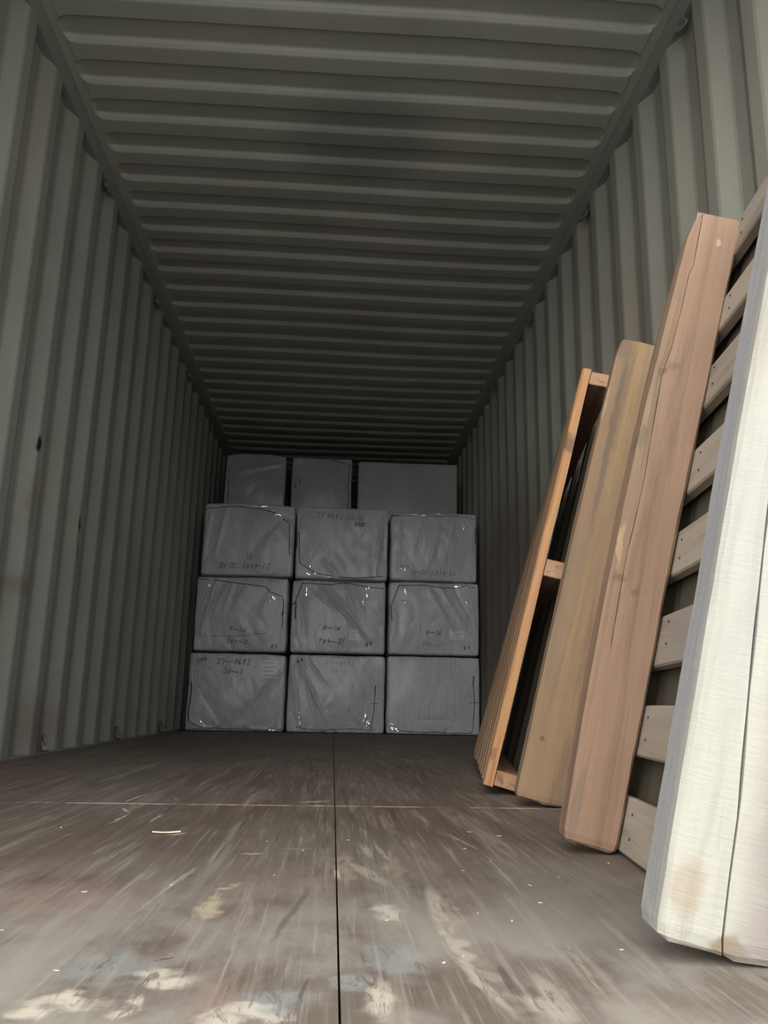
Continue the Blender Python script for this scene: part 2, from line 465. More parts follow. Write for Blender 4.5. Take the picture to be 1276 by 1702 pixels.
# corrugated roof: a sheet with pressed-up recesses that stop short of the rails
def roof():
    RP, R0 = .2100, 2.505
    ke = [0, .007, .016, .022, .104, .110, .120, .133, .139]
    kz = [0, .004, .016, .020, .020, .018, .008, .001, 0]
    xs = [-1.13, -1.099, -1.094, -1.088, -1.080, -1.068, -1.052, -1.02, -.8, -.4, 0, .4, .8, 1.02, 1.052, 1.068, 1.080, 1.088, 1.094, 1.099, 1.13]
    def ex(x):
        d = 1.098-abs(x)
        return max(0, min(1, d/.05))
    ys_, zz = [], []
    k0 = int((Y0-R0)/RP)
    verts, faces = [], []
    yk = R0+RP*(k0+1)
    rows = [(Y0, None)]
    while yk < Y1-.2:
        for a, b_ in zip(ke, kz): rows.append((yk+a, (a, b_)))
        yk += RP
    rows.append((Y1, None))
    for yy, ab in rows:
        for x in xs:
            h = 0; ysh = 0
            if ab:
                a, b_ = ab
                d = 1.098-abs(x)
                h = b_*max(0, min(1, d/.014))
                rr = .050
                if d < rr:
                    s_ = rr-math.sqrt(max(0, rr*rr-(rr-max(d, 0))**2))
                    ysh = -(a-.0695)*s_/.0695*.95
            sag = .010*math.sin(x*2.2+yy*.7)*.4 + noise.noise(Vector((x*1.2, yy*.8, 3)))*.006
            if abs(x) > 1.09: sag = 0
            shift = .010*noise.noise(Vector((x*.8, yy*.5, 9)))
            verts.append((x, yy+ysh+shift*(0 if ab is None else 1), ZR+h+sag))
    nx = len(xs)
    for i in range(len(rows)-1):
        for j in range(nx-1):
            a = i*nx+j
            faces.append((a, a+nx, a+nx+1, a+1))
    return tag(obj('ceiling', mesh('ceiling', verts, faces), m_roof), kind='structure')
roof()
# outer skin over the roof so no light leaks at the laps
tag(box('trim_5', (-1.22, 1.22, Y0, Y1+.05, ZR+.05, ZR+.07), m_rail), kind='structure')

def rail(side, idx):
    s = side
    prof = [(1.128, ZR+.004), (1.134, ZR-.001), (XW-.004, ZB+.003), (XW, ZB), (1.222, ZB), (1.222, ZR+.05), (1.128, ZR+.05)]
    ys_ = [Y0-.02, Y1]
    verts, faces = [], []
    for yy in ys_:
        for x, z in prof: verts.append((s*x, yy, z))
    k = len(prof)
    for j in range(k):
        q = (j, (j+1) % k, k+(j+1) % k, k+j)
        faces.append(q)
    faces += [tuple(range(k)), tuple(range(2*k-1, k-1, -1))]
    o = obj('trim_%d' % idx, mesh('top_rail', verts, faces), m_rail)
    tag(o, kind='structure')
    return o
rail_l, rail_r = rail(-1, 1), rail(1, 2)
# steel floor angle between plywood and side wall
base_l = tag(box('baseboard_left', (-1.215, -1.150, Y0, Y1, -.08, .004), m_rail, bevel=.0015), kind='structure')
base_r = tag(box('baseboard_right', (1.150, 1.215, Y0, Y1, -.08, .004), m_rail, bevel=.0015), kind='structure')
tag(box('wall_back', (-1.22, 1.22, Y1, Y1+.06, -.1, ZR+.05), m_wall_l), kind='structure')
# door frame at the open end: corner posts, header and sill
for i, dims in enumerate([(-1.222, -1.14, Y0-.10, Y0, -.16, ZR+.08), (1.14, 1.222, Y0-.10, Y0, -.16, ZR+.08),
                          (-1.14, 1.14, Y0-.10, Y0, ZB-.03, ZR+.08), (-1.14, 1.14, Y0-.10, Y0, -.16, -.004)]):
    tag(box('trim_%d' % (6+i), dims, m_rail, bevel=.004), kind='structure')

# lashing rings along the rails
def ring_mesh(pale):
    bm = bmesh.new()
    pts = [(.0, .028*math.sin(t), -.020-.026*(1-math.cos(t))*.7) for t in [2*math.pi*i/14 for i in range(14)]]
    tube_bm(bm, pts, .0055, 6, closed=True)
    box_bm(bm, -.012, .012, -.013, .013, -.026, -.002, bevel=.003)
    bmesh.ops.recalc_face_normals(bm, faces=bm.faces)
    me = bpy.data.meshes.new('lashing_ring'); bm.to_mesh(me); bm.free(); me.materials.append(m_steel)
    return me
RING = ring_mesh(0)
for side, par_t, par_b in ((-1, rail_l, base_l), (1, rail_r, base_r)):
    for k in range(6):
        y = 2.33+1.15*k
        o = obj('lashing_ring', RING, parent=par_t); o.location = (side*(XW+.008), y, ZB)
        o.rotation_euler = (0, side*.35, .3)
        o2 = obj('lashing_ring', RING, parent=par_b); o2.location = (side*1.152, y-.02, .006)
        o2.rotation_euler = (math.pi*.86, side*.1, .6)
        o2.scale = (1, .8, 1.25)

# floor: bed plus plywood panels with open joints
floor = tag(box('floor', (-1.15, 1.15, Y0, Y1, -.09, -.030), m_rail), kind='structure')
JY = [Y0+.002, 1.853, 4.273, 6.693, 9.113, Y1-.002]
JX = 0.0095
for j in range(5):
    for a, b_ in ((-1.148, JX-.0009), (JX+.0009, 1.148)):
        y0, y1 = JY[j]+.0015, JY[j+1]-.0015
        bm = bmesh.new()
        box_bm(bm, a, b_, y0, y1, -.028, 0, bevel=.0008)
        bmesh.ops.recalc_face_normals(bm, faces=bm.faces)
        obj('plywood_panel', bm, m_floor, floor)

# ------------------------------------------------------------------ pallets
def pallet_matrix(bx, by, yw, lean):
    A = Vector((math.sin(yw), math.cos(yw), 0)); W = Vector((math.cos(yw), -math.sin(yw), 0)); Z = Vector((0, 0, 1))
    c = Z*math.cos(lean)+W*math.sin(lean); b_ = W*math.cos(lean)-Z*math.sin(lean)
    return A, b_, c
def frame(name, bx, by, yw, lean, T):
    A, B, Cc = pallet_matrix(bx, by, yw, lean)
    O = Vector((bx, by, 0.0005)) - B*T
    return empty(name, matrix=Matrix(((B.x, A.x, Cc.x, O.x), (B.y, A.y, Cc.y, O.y), (B.z, A.z, Cc.z, O.z), (0, 0, 0, 1))))

def beam(name, a0, d, H, bl, br, crack, mat, parent, seed, T0=0.0, kick=.012, cdepth=.012, cw=.0016, top_slope=0, bl_back=None):
    """a timber standing along local Z: front face at y=a0 between bl(c) and br(c), with a real split running up it"""
    rnd = random.Random(seed)
    M = 60
    cs = [T0+(H-T0)*i/M for i in range(M+1)]
    cs[1] = T0+.004; cs[2] = T0+.014; cs[-2] = H-.004; cs[-3] = H-.014
    verts, faces = [], []
    K = None
    for i, c in enumerate(cs):
        e = min(c-T0, H-c)
        shrink = max(0, .006-e)*1.0
        L, R = bl(c)+shrink, br(c)-shrink
        nz = lambda s_: noise.noise(Vector((s_*3.7+seed, c*7, seed*1.3)))*.0016 + noise.noise(Vector((s_*9+seed, c*30, 5)))*.0007
        ch = .004 + .002*abs(noise.noise(Vector((seed, c*12, 2))))
        if e < .05: ch += (.05-e)*.022
        ck = crack(c)
        if ck is None: x_, dp = L+(R-L)*.5, 0.0
        else: x_, dp = ck
        wv = cw*(.35+1.3*abs(noise.noise(Vector((c*9, seed, 1)))))*(1 if dp > 0 else .3)
        y0, y1 = a0+shrink, a0+d-shrink
        ring = [(L+ch+nz(1), y0+nz(2)), (x_-.010, y0+nz(3)*.6), (x_-wv, y0+nz(4)*.5+(.0012 if dp else 0)), (x_, y0+dp), (x_+wv, y0+nz(4)*.5+(.0006 if dp else 0)),
                (x_+.010, y0+nz(5)*.6), (R-ch+nz(6), y0+nz(7)), (R+nz(8), y0+ch), (R+nz(9), y1-ch), (R-ch, y1+nz(10)), (L+ch, y1+nz(11)), (L+nz(12), y1-ch), (L+nz(13), y0+ch)]
        K = len(ring)
        for j, (bx, ay) in enumerate(ring):
            zc = c
            if i == 0: zc = c+rnd.uniform(-.0015, .003)
            if i == M: zc = c+rnd.uniform(-.003, .002)
            if c > H-.2: zc += top_slope*(bx-L)*(1-(H-c)/.2)
            if c < T0+.03: zc += max(0, bx-.092)*.26
            verts.append((bx, ay, zc))
    for i in range(M):
        for j in range(K):
            a = i*K+j; b_ = i*K+(j+1) % K
            faces.append((a, b_, b_+K, a+K))
    faces.append(tuple(range(K-1, -1, -1))); faces.append(tuple(range(M*K, M*K+K)))
    me = mesh(name, verts, faces)
    bm = bmesh.new(); bm.from_mesh(me)
    bmesh.ops.recalc_face_normals(bm, faces=bm.faces)
    bm.to_mesh(me); bm.free()
    return obj(name, me, mat, parent)

def interp(tab):
    tab = sorted(tab)
    def f(c):
        if c <= tab[0][0]: return tab[0][1]
        for (a, u), (b_, v) in zip(tab, tab[1:]):
            if c <= b_: return u+(v-u)*(c-a)/(b_-a)
        return tab[-1][1]
    return f

T3 = .094
p3 = frame('pallet', .373, .742, .116, .242, T3)
tag(p3, 'large slatted pallet with three thick uprights leaning on the right, nearest the camera', 'pallet', 'pallets leaning on the right wall')
k4 = interp([(0, .062), (.009, .058), (.044, .056), (.124, .054), (.232, .046), (.373, .038), (.6, .030), (1.0, .022)])
k3 = interp([(.25, .024), (.339, .021), (.45, .0175), (.52, .020), (.587, .021), (.691, .018), (.786, .016), (.83, .022), (.918, .026), (.992, .027), (1.0, .031), (1.111, .030)])
u = beam('upright', 0, .064, 1.150, lambda c: .014*c*c-.018*c+.003, lambda c: .128+.003*math.sin(c*7),
         lambda c: (k4(c), .016+.010*max(0, 1-c/.1)) if c < .95 else None, m_near, p3, 3, cw=.0022)
u['label'] = 'pale weathered near upright with a long split'
def crack3(c):
    if .80 < c < .815 or .985 < c < 1.0 or .46 < c < .475: return (k3(c), .0015)
    return (k3(c), .009 if c > .30 else 0.0)
u = beam('upright', .541, .064, 1.113, lambda c: .05*c*c-.05*c+.010 + (max(0, c-1.085)*.35), lambda c: .017*c*c-.01*c+.092,
         crack3, m_mid, p3, 11, cw=.0011)
u['label'] = 'pinkish brown middle upright with a fine split and knots'
u = beam('upright', 1.117, .064, 1.140, lambda c: .012*c*c-.004*c-.002 + (max(0, c-1.10)*.12), lambda c: .122, lambda c: None, m_far, p3, 23)
u['label'] = 'yellowish brown far upright'
nb = bmesh.new()
bmesh.ops.create_cone(nb, cap_ends=True, segments=8, radius1=.0019, radius2=.0019, depth=.0022, matrix=Matrix.Rotation(math.pi/2, 4, 'Y'))
NAIL = bpy.data.meshes.new('nail_head'); nb.to_mesh(NAIL); nb.free(); NAIL.materials.append(m_fold_nail)
slats = [(.006, .088), (.148, .229), (.292, .377), (.443, .522), (.585, .666), (.742, .823), (.889, .957), (1.040, 1.118)]
for i, (c0, c1) in enumerate(slats):
    rnd = random.Random(100+i)
    verts, faces = [], []
    M = 14
    w_ = (c1-c0)
    me_bm = bmesh.new()
    t = .017
    n_ = 16
    for k in range(n_+1):
        a = .066+(1.115-.066)*k/n_
        dz = noise.noise(Vector((a*3, i*5.3, 1)))*.003
        # thumbed corners at the far side of the middle upright, slats slightly uneven
        z0, z1 = c0+dz, c1+dz*.6
        b0 = T3+.0012+noise.noise(Vector((a*4, i, 9)))*.0008
        for (bb, zz) in ((b0, z0+.003), (b0, z1-.003), (b0+.003, z1), (b0+t, z1), (b0+t, z0), (b0+.003, z0)):
            verts.append((bb, a, zz))
    for k in range(n_):
        for j in range(6):
            q = k*6
            faces.append((q+j, q+(j+1) % 6, q+6+(j+1) % 6, q+6+j))
    faces.append(tuple(range(5, -1, -1))); faces.append(tuple(range(n_*6, n_*6+6)))
    me = mesh('slat', verts, faces)
    bm = bmesh.new(); bm.from_mesh(me); bmesh.ops.recalc_face_normals(bm, faces=bm.faces); bm.to_mesh(me); bm.free()
    s_ = obj('slat', me, m_slat, p3)
    for q in range(2):
        nh = obj('nail_head', NAIL, parent=s_)
        nh.location = (T3+.0004, (.50, .515)[i % 2]+.008*q, c0+w_*(.3+.42*q)+.004*(i % 3))

# pallet built the other way round: horizontal bearers, upright deck boards on the room side
def board_pallet(name, bx, by, yw, lean, H, L, T, mb, mnear, mst, nboards, twist=False, bw=.105, ends=False):
    p = frame(name, bx, by, yw, lean, T)
    tb = .024
    def off(a, c):
        if not twist: return 0
        t = a/L
        return (1-t)*(.006-.0*c)+t*(-.018+.030*c)
    gap = (L-nboards*bw)/(nboards-1)
    for k in range(nboards):
        a0 = k*(bw+gap); rnd = random.Random(k*7+int(H*100))
        dz0, dz1 = rnd.uniform(-.004, .006), rnd.uniform(-.012, .006)
        if k == 0: dz0 = dz1 = 0
        verts, faces = [], []
        n_ = 24
        for i in range(n_+1):
            c = dz0+(H+dz1-dz0)*i/n_
            o_ = off(a0, c)
            wob = noise.noise(Vector((c*4, k*3.1, 2)))*.0018
            ring = [(o_+.003+wob, a0), (o_+wob, a0+.004), (o_+wob, a0+bw-.004), (o_+.003+wob, a0+bw), (o_+tb+wob*.3, a0+bw), (o_+tb+wob*1.5, a0+wob)]
            if k == 0:
                # waney room-side edge near the top
                e = .005*max(0, noise.noise(Vector((c*5, 8, 2))))+(.004 if .72 < c < .95 else 0)
                ring[0] = (ring[0][0]+e, ring[0][1]); ring[1] = (ring[1][0], ring[1][1]+e*1.5)
            for q in ring: verts.append((q[0], q[1], c))
        for i in range(n_):
            for j in range(6):
                q = i*6
                faces.append((q+j, q+(j+1) % 6, q+6+(j+1) % 6, q+6+j))
        faces.append(tuple(range(5, -1, -1))); faces.append(tuple(range(n_*6, n_*6+6)))
        me = mesh('deck_board', verts, faces)
        bm = bmesh.new(); bm.from_mesh(me); bmesh.ops.recalc_face_normals(bm, faces=bm.faces); bm.to_mesh(me); bm.free()
        o = obj('deck_board', me, mnear if k == 0 else mb, p)
        if k == 0 and mnear is not mb: o['label'] = 'fresh orange end board'
    for (c0, c1) in ((.004, .042), (.556, .602), (H-.042, H-.004)):
        bm = bmesh.new()
        cm = (c0+c1)/2
        s0, s1 = off(0, cm), off(L, cm)
        vs = []
        n_ = 6
        for i in range(n_+1):
            a = .002+(L-.004)*i/n_; o_ = s0+(s1-s0)*i/n_+tb+.0015
            vs.append([bm.verts.new((o_, a, c0)), bm.verts.new((o_, a, c1)), bm.verts.new((T-.018, a, c1)), bm.verts.new((T-.018, a, c0))])
        for A, B in zip(vs, vs[1:]):
            for j in range(4): bm.faces.new((A[j], A[(j+1) % 4], B[(j+1) % 4], B[j]))
        bm.faces.new(vs[0][::-1]); bm.faces.new(vs[-1])
        bmesh.ops.recalc_face_normals(bm, faces=bm.faces)
        bmesh.ops.bevel(bm, geom=[e for e in bm.edges if e.calc_face_angle(0) > 1], offset=.002, segments=1, affect='EDGES')
        obj('bearer', bm, mst, p)
    for k in range(4):
        a0 = k*(L-.10)/3
        bm = bmesh.new(); box_bm(bm, T-.017, T, a0, a0+.10, 0, H, bevel=.0015)
        bmesh.ops.recalc_face_normals(bm, faces=bm.faces)
        obj('bottom_board', bm, m_dark, p)  # dark material stands in for the shade inside the pallet
    return p
p1 = board_pallet('pallet', .482, 2.097, .167, .252, 1.156, 1.30, .11, m_brown, m_orange, m_block, 9, twist=True)
tag(p1, 'orange-edged pallet seen end-on, leaning farthest back in front of the white bales', 'pallet', 'pallets leaning on the right wall')

def copy_tree(o):
    c = o.copy(); C.objects.link(c)
    for ch in o.children:
        d = ch.copy(); C.objects.link(d); d.parent = c
    return c
# a stack of plain pallets between the slatted pallet and the wall, glimpsed through its gaps
T4 = .105
A, B, Cc = pallet_matrix(.373, .742, .116, .242)
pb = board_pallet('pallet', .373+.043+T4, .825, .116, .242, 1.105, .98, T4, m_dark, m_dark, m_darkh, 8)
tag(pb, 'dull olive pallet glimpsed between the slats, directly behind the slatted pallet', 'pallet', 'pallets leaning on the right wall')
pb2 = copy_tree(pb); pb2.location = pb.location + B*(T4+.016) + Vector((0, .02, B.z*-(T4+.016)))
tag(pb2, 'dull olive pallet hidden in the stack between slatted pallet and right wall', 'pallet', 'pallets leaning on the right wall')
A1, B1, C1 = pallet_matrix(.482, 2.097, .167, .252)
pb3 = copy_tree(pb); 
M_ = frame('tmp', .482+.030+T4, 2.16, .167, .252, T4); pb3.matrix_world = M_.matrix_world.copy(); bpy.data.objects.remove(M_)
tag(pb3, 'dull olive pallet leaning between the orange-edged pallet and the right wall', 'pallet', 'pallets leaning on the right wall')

# ------------------------------------------------------------------ wrapped bales
GLY = {'0': [[(0, 0), (0, 1), (.6, 1), (.6, 0), (0, 0)]], '1': [[(.1, .8), (.3, 1), (.3, 0)]], '2': [[(0, .8), (.2, 1), (.6, .9), (.5, .55), (0, 0), (.65, .02)]],
       '3': [[(0, .95), (.5, 1), (.25, .55), (.6, .3), (.4, 0), (0, .08)]], '4': [[(.35, 1), (0, .4), (.65, .4)], [(.45, .7), (.42, 0)]],
       '5': [[(.6, 1), (.1, 1), (.05, .55), (.5, .55), (.55, .15), (.0, 0)]], '6': [[(.5, 1), (.1, .6), (0, .2), (.3, 0), (.6, .25), (.3, .5), (.05, .3)]],
       '7': [[(0, .95), (.6, 1), (.2, 0)]], '8': [[(.55, .85), (.3, 1), (.05, .8), (.55, .25), (.3, 0), (.02, .2), (.55, .85)]],
       '9': [[(.55, .75), (.25, 1), (.0, .7), (.3, .5), (.55, .75), (.4, 0)]], '-': [[(-.1, .48), (.8, .44)]], '~': [[(-.2, .5), (1.5, .42)]],
       '.': [[(.2, .15), (.3, .2), (.25, .08)]], ':': [[(.2, .7), (.25, .62)], [(.2, .3), (.25, .22)]], 'T': [[(-.1, 1), (.7, .95)], [(.3, 1), (.25, 0)]],
       'K': [[(.1, 1), (.05, 0)], [(.6, 1), (.1, .5), (.65, .0)]], '(': [[(.4, 1.1), (.1, .5), (.4, -.1)]], ' ': [], 'x': [[(0, .8), (.5, .1)], [(.5, .8), (0, .1)]]}

def strokes(text, h, seed):
    rnd = random.Random(seed); out = []; x = 0
    for ch in text:
        jx, jy = rnd.uniform(-.05, .05), rnd.uniform(-.12, .12)
        for st in GLY[ch]:
            out.append([((x+p[0]*.9+(p[1]+jy)*.22+jx+rnd.uniform(-.045, .045))*h, (p[1]*rnd.uniform(.93, 1.05)+jy+rnd.uniform(-.045, .045))*h) for p in st])
        x += 1.55 if ch == '~' else (.45 if ch in '.: (' else .85)
    return out, x*h

def fold_h(u, v, folds):
    s = 0
    for (u0, v0, u1, v1, w, d) in folds:
        dx, dy = u1-u0, v1-v0; L2 = dx*dx+dy*dy
        t = max(0, min(1, ((u-u0)*dx+(v-v0)*dy)/L2))
        du, dv = u-(u0+dx*t), v-(v0+dy*t)
        sg = du*dy-dv*dx
        dist = math.hypot(du, dv)/w
        fade = math.sin(math.pi*min(1, max(.12, t*.9+.08)))**.5
        s += d*fade*math.exp(-dist*dist)*(1 if sg > 0 else .55)
    return s

def bale(label, x0, x1, yf, dep, z0, z1, seed, folds=(), mat=None, texts=(), fold_lines=(), films=(), labels=(), wr=1.0, crumple=0.0, group='white wrapped bales', top_k=0):
    cx, cz = (x0+x1)/2, (z0+z1)/2
    hx, hy, hz = (x1-x0)/2, dep/2, (z1-z0)/2
    r = .016
    N_U, N_V, N_D = 84, 64, 20
    def dist(k, n, h):
        return -h+2*h*k/n
    def shape(x, y, z, fine):
        cxx = max(-hx+r, min(hx-r, x)); cyy = max(-hy+r, min(hy-r, y)); czz = max(-hz+r, min(hz-r, z))
        d = Vector((x-cxx, y-cyy, z-czz))
        if d.length > 1e-9: d = d.normalized()*r
        p = Vector((cxx, cyy, czz))+d
        u, v, w = p.x/hx, p.z/hz, p.y/hy
        # soft load: bulging faces, pinched corners
        bulge = .014*(1-u*u)*(1-v*v)
        front = max(0, -w)**4
        P = Vector((p.x+cx, p.y, p.z+cz))
        q = Vector((P.x*2.2+seed*3.1, P.y*2.2, P.z*2.6+seed))
        nz1 = noise.noise(q)*.012*wr
        nz2 = noise.noise(Vector((P.x*6+seed, P.y*6, P.z*4)))*.006*wr
        ridg = abs(noise.noise(Vector((P.x*9+P.z*5+seed*2, P.y*5, P.z*6-P.x*4))))
        nz3 = -(.5-ridg)*.006*wr
        dy = -(bulge+nz1+nz2+nz3+fold_h(u, v, folds))*front
        if crumple: 
            dy += crumple*noise.noise(Vector((P.x*22+seed, 1, P.z*30)))*max(0, -v*1.0-.78)*5*front
        dx = (noise.noise(Vector((seed, P.z*5, P.y*1.5)))*.006*abs(u)**3 - .003*abs(u)**3*(1 if u > 0 else -1))*wr
        dz = noise.noise(Vector((P.x*4, P.y*2, seed+5)))*.008*max(0, v)**3*wr + top_k*(1-u*u)*max(0, v)**3
        # round corners of the front view
        cr = (abs(u)**10)*(abs(v)**10)
        dx -= .006*cr*(1 if u > 0 else -1)*wr; dz -= .006*cr*(1 if v > 0 else -1)*wr*(1 if v > 0 else .1)
        return Vector((P.x+dx, P.y+dy, P.z+dz))
    verts, faces = [], []
    def grid(nu, nv, fn, flip):
        base = len(verts)
        for i in range(nu+1):
            for j in range(nv+1): verts.append(shape(*fn(i/nu*2-1, j/nv*2-1), True))
        for i in range(nu):
            for j in range(nv):
                a = base+i*(nv+1)+j
                q = (a, a+nv+1, a+nv+2, a+1)
                faces.append(q[::-1] if flip else q)
    def ease(t):   # denser near the edges
        return t*.94+.06*t**9 if True else t
    grid(N_U, N_V, lambda a, b_: (ease(a)*hx, -hy, ease(b_)*hz), False)
    grid(N_U, N_V//4, lambda a, b_: (ease(a)*hx, hy, b_*hz), True)
    grid(N_D, N_V, lambda a, b_: (hx, a*hy, ease(b_)*hz), False)
    grid(N_D, N_V, lambda a, b_: (-hx, a*hy, ease(b_)*hz), True)
    grid(N_U, N_D, lambda a, b_: (ease(a)*hx, b_*hy, hz), False)
    grid(N_U, N_D, lambda a, b_: (ease(a)*hx, b_*hy, -hz), True)
    yc = yf+hy
    root = empty('wrapped_bale', (cx, yc, z0))
    off = Vector((cx, 0, z0))
    me = mesh('wrapping', [v-off for v in verts], faces)
    bm = bmesh.new(); bm.from_mesh(me); bmesh.ops.remove_doubles(bm, verts=bm.verts, dist=.0006)
    # rest exactly on what carries it
    zmin = min(v.co.z for v in bm.verts)
    for v in bm.verts: v.co.z -= zmin*max(0, 1-v.co.z/(2*hz))
    bm.to_mesh(me); bm.free()
    obj('wrapping', me, mat or m_wrap, root, smooth=True)
    def onf(u, v, lift=.0015):
        p = shape(u*hx, -hy, v*hz, True)
        return Vector((p.x-cx, p.y-lift, p.z-z0))
    for (s_, u, v, h, rot, ink, wd) in texts:
        h = h*.93; wd = wd*.85; st, W = strokes(s_, h, seed+len(s_))
        bm = bmesh.new()
        ca, sa = math.cos(rot), math.sin(rot)
        for line in st:
            pts = []
            for (a, b_) in zip(line, line[1:]):
                k = max(1, int(math.dist(a, b_)/.012))
                for t in range(k): pts.append((a[0]+(b_[0]-a[0])*t/k, a[1]+(b_[1]-a[1])*t/k))
            pts.append(line[-1])
            prev = None
            for i, p in enumerate(pts):
                q = pts[min(i+1, len(pts)-1)]; o_ = pts[max(i-1, 0)]
                tx, tz = q[0]-o_[0], q[1]-o_[1]; l = math.hypot(tx, tz) or 1
                nx, nz = -tz/l*wd, tx/l*wd
                pr = []
                for sg in (-1, 1):
                    lx, lz = p[0]-W/2+nx*sg, p[1]-h/2+nz*sg
                    X, Z = lx*ca-lz*sa, lx*sa+lz*ca
                    pr.append(bm.verts.new(onf(u+X/hx, v+Z/hz)))
                if prev: bm.faces.new((prev[0], pr[0], pr[1], prev[1]))
                prev = pr
        bmesh.ops.recalc_face_normals(bm, faces=bm.faces)
        obj('marker_writing', bm, m_ink if ink else m_ink2, root)['kind'] = 'stuff'
    for cd in fold_lines:  # dark tubes drawn for the shaded folds and gaps of the wrapping
        pts = []
        for (a, b_) in zip(cd[1], cd[1][1:]):
            k = max(2, int(math.dist(a, b_)*14))
            for t in range(k):
                uu, vv = a[0]+(b_[0]-a[0])*t/k, a[1]+(b_[1]-a[1])*t/k
                pts.append(onf(uu+noise.noise(Vector((vv*9, uu*9, seed)))*.010, vv+noise.noise(Vector((uu*9, vv*7, seed+3)))*.014, .001))
        pts.append(onf(*cd[1][-1], .001))
        bm = bmesh.new(); tube_bm(bm, pts, cd[0], 5)
        bmesh.ops.recalc_face_normals(bm, faces=bm.faces)
        obj('fold_line', bm, m_fold_nail, root)
    for i, (u, v, w_, h_, ang) in enumerate(films):
        bm = bmesh.new(); gr = []
        for a in range(7):
            row = []
            for b_ in range(6):
                s_, t_ = (a/6-.5)*w_, (b_/5-.5)*h_
                X, Z = s_*math.cos(ang)-t_*math.sin(ang), s_*math.sin(ang)+t_*math.cos(ang)
                p = onf(u+X/hx, v+Z/hz, .003)
                p.y -= .011*abs(noise.noise(Vector((a*.9+seed, b_*.9, i*3.3))))*(1 if 0 < a < 6 and 0 < b_ < 5 else 0)
                row.append(bm.verts.new(p))
            gr.append(row)
        for a in range(6):
            for b_ in range(5):
                if (a in (0, 5)) and (b_ in (0, 4)): continue
                bm.faces.new((gr[a][b_], gr[a+1][b_], gr[a+1][b_+1], gr[a][b_+1]))
        for v_ in [v_ for v_ in bm.verts if not v_.link_faces]: bm.verts.remove(v_)
        bmesh.ops.recalc_face_normals(bm, faces=bm.faces)
        obj('film_glint_patch', bm, m_film, root)
    for (u, v, w_, h_) in labels:
        bm = bmesh.new(); gr = []
        for a in range(9):
            gr.append([bm.verts.new(onf(u+(a/8-.5)*w_/hx, v+(b_/6-.5)*h_/hz, .002)) for b_ in range(7)])
        for a in range(8):
            for b_ in range(6): bm.faces.new((gr[a][b_], gr[a+1][b_], gr[a+1][b_+1], gr[a][b_+1]))
        bmesh.ops.recalc_face_normals(bm, faces=bm.faces)
        lab = obj('paper_label', bm, m_label, root)
        bm = bmesh.new()
        for k in range(4):
            vz = v+(.36-.24*k)*h_/hz; pr = None
            for a in range(8):
                uu = u+(-.42+.84*a/7*(1 if k % 2 else .75))*w_/hx
                p = [bm.verts.new(onf(uu, vz+sg*.0022/hz, .0032)) for sg in (-1, 1)]
                if pr: bm.faces.new((pr[0], p[0], p[1], pr[1]))
                pr = p
        bmesh.ops.recalc_face_normals(bm, faces=bm.faces)
        obj('printed_lines', bm, m_ink2, lab)['kind'] = 'stuff'
    tag(root, label, 'bale', group)
    return root

PI = math.pi
YB = 6.29
Z1, Z2, Z3 = .592, 1.188, 1.762
# bottom row
bale('bottom left white wrapped bale, scrawled writing and paper label near its top', -1.100, -.362, YB, 1.15, .001, .578, 1, crumple=.02,
     folds=[(-.75, .1, -.2, -.9, .09, -.008), (.85, .4, .1, -.7, .08, -.014), (.5, .0, .2, -.6, .05, .006), (-.9, -.75, -.6, -.95, .05, .010)],
     texts=[('064', -.72, .82, .030, .15, 1, .0030), ('27~8682', -.08, .78, .042, .04, 1, .0032), ('36~3', -.08, .53, .040, -.03, 1, .0034)],
     labels=[(.66, .60, .13, .13)],
     fold_lines=[(.0045, [(-.93, .22), (-.92, -.1), (-.94, -.55), (-.93, -.74)]), (.0025, [(-.93, -.74), (-.62, -.92), (-.1, -.93), (.45, -.95), (.98, -.93)])],
     films=[(-.70, -.76, .05, .016, -.8), (-.62, -.82, .04, .012, -.7), (.78, -.95, .06, .025, .1), (-.8, -.93, .1, .02, 0)])
bale('bottom middle white wrapped bale, creased diagonally on its left', -.352, .398, YB+.01, 1.15, .001, .582, 2, crumple=.018,
     folds=[(-.80, .85, -.1, -.9, .035, .016), (-.72, .85, -.35, -.9, .03, -.012), (-.9, .6, -.7, -.9, .05, .010), (-.62, .9, -.15, .1, .03, -.010), (.3, -.3, .6, -.85, .09, .008)],
     texts=[('64', -.76, .84, .030, .3, 1, .0036), ('27~8692', .05, .80, .036, -.02, 0, .0024), ('21~4', .05, .58, .032, -.03, 0, .0022)],
     fold_lines=[(.0045, [(.80, .22), (.79, .0)]), (.0028, [(.79, .02), (.78, -.4), (.72, -.9)]), (.0022, [(-.8, -.86), (-.3, -.94), (.3, -.88), (.72, -.9)]), (.002, [(.72, -.23), (.86, -.23)])],
     films=[(-.72, -.66, .016, .10, .05), (-.70, -.80, .014, .05, .1), (.60, -.62, .03, .09, -.2), (.66, -.75, .04, .05, .3), (.62, -.45, .02, .05, -.5)])
bale('bottom right white wrapped bale, clean, dark fold line down its right side', .406, 1.132, YB+.02, 1.15, .001, .588, 3, crumple=.014, wr=.55,
     folds=[(-.3, -.6, .4, -.6, .10, -.008)],
     texts=[('064', -.68, .88, .026, 0, 0, .0018), ('27', -.28, .70, .024, 1.57, 0, .0018)],
     fold_lines=[(.0045, [(.86, .52), (.85, .25)]), (.0028, [(.85, .27), (.88, -.15), (.84, -.85), (.80, -.94)]), (.0025, [(-.95, -.90), (-.3, -.93), (.3, -.94), (.80, -.94)]), (.002, [(.78, -.17), (.96, -.16)])],
     films=[(-.88, -.80, .06, .04, -.5), (-.74, -.90, .05, .03, -.6), (-.97, -.7, .03, .08, 0)])
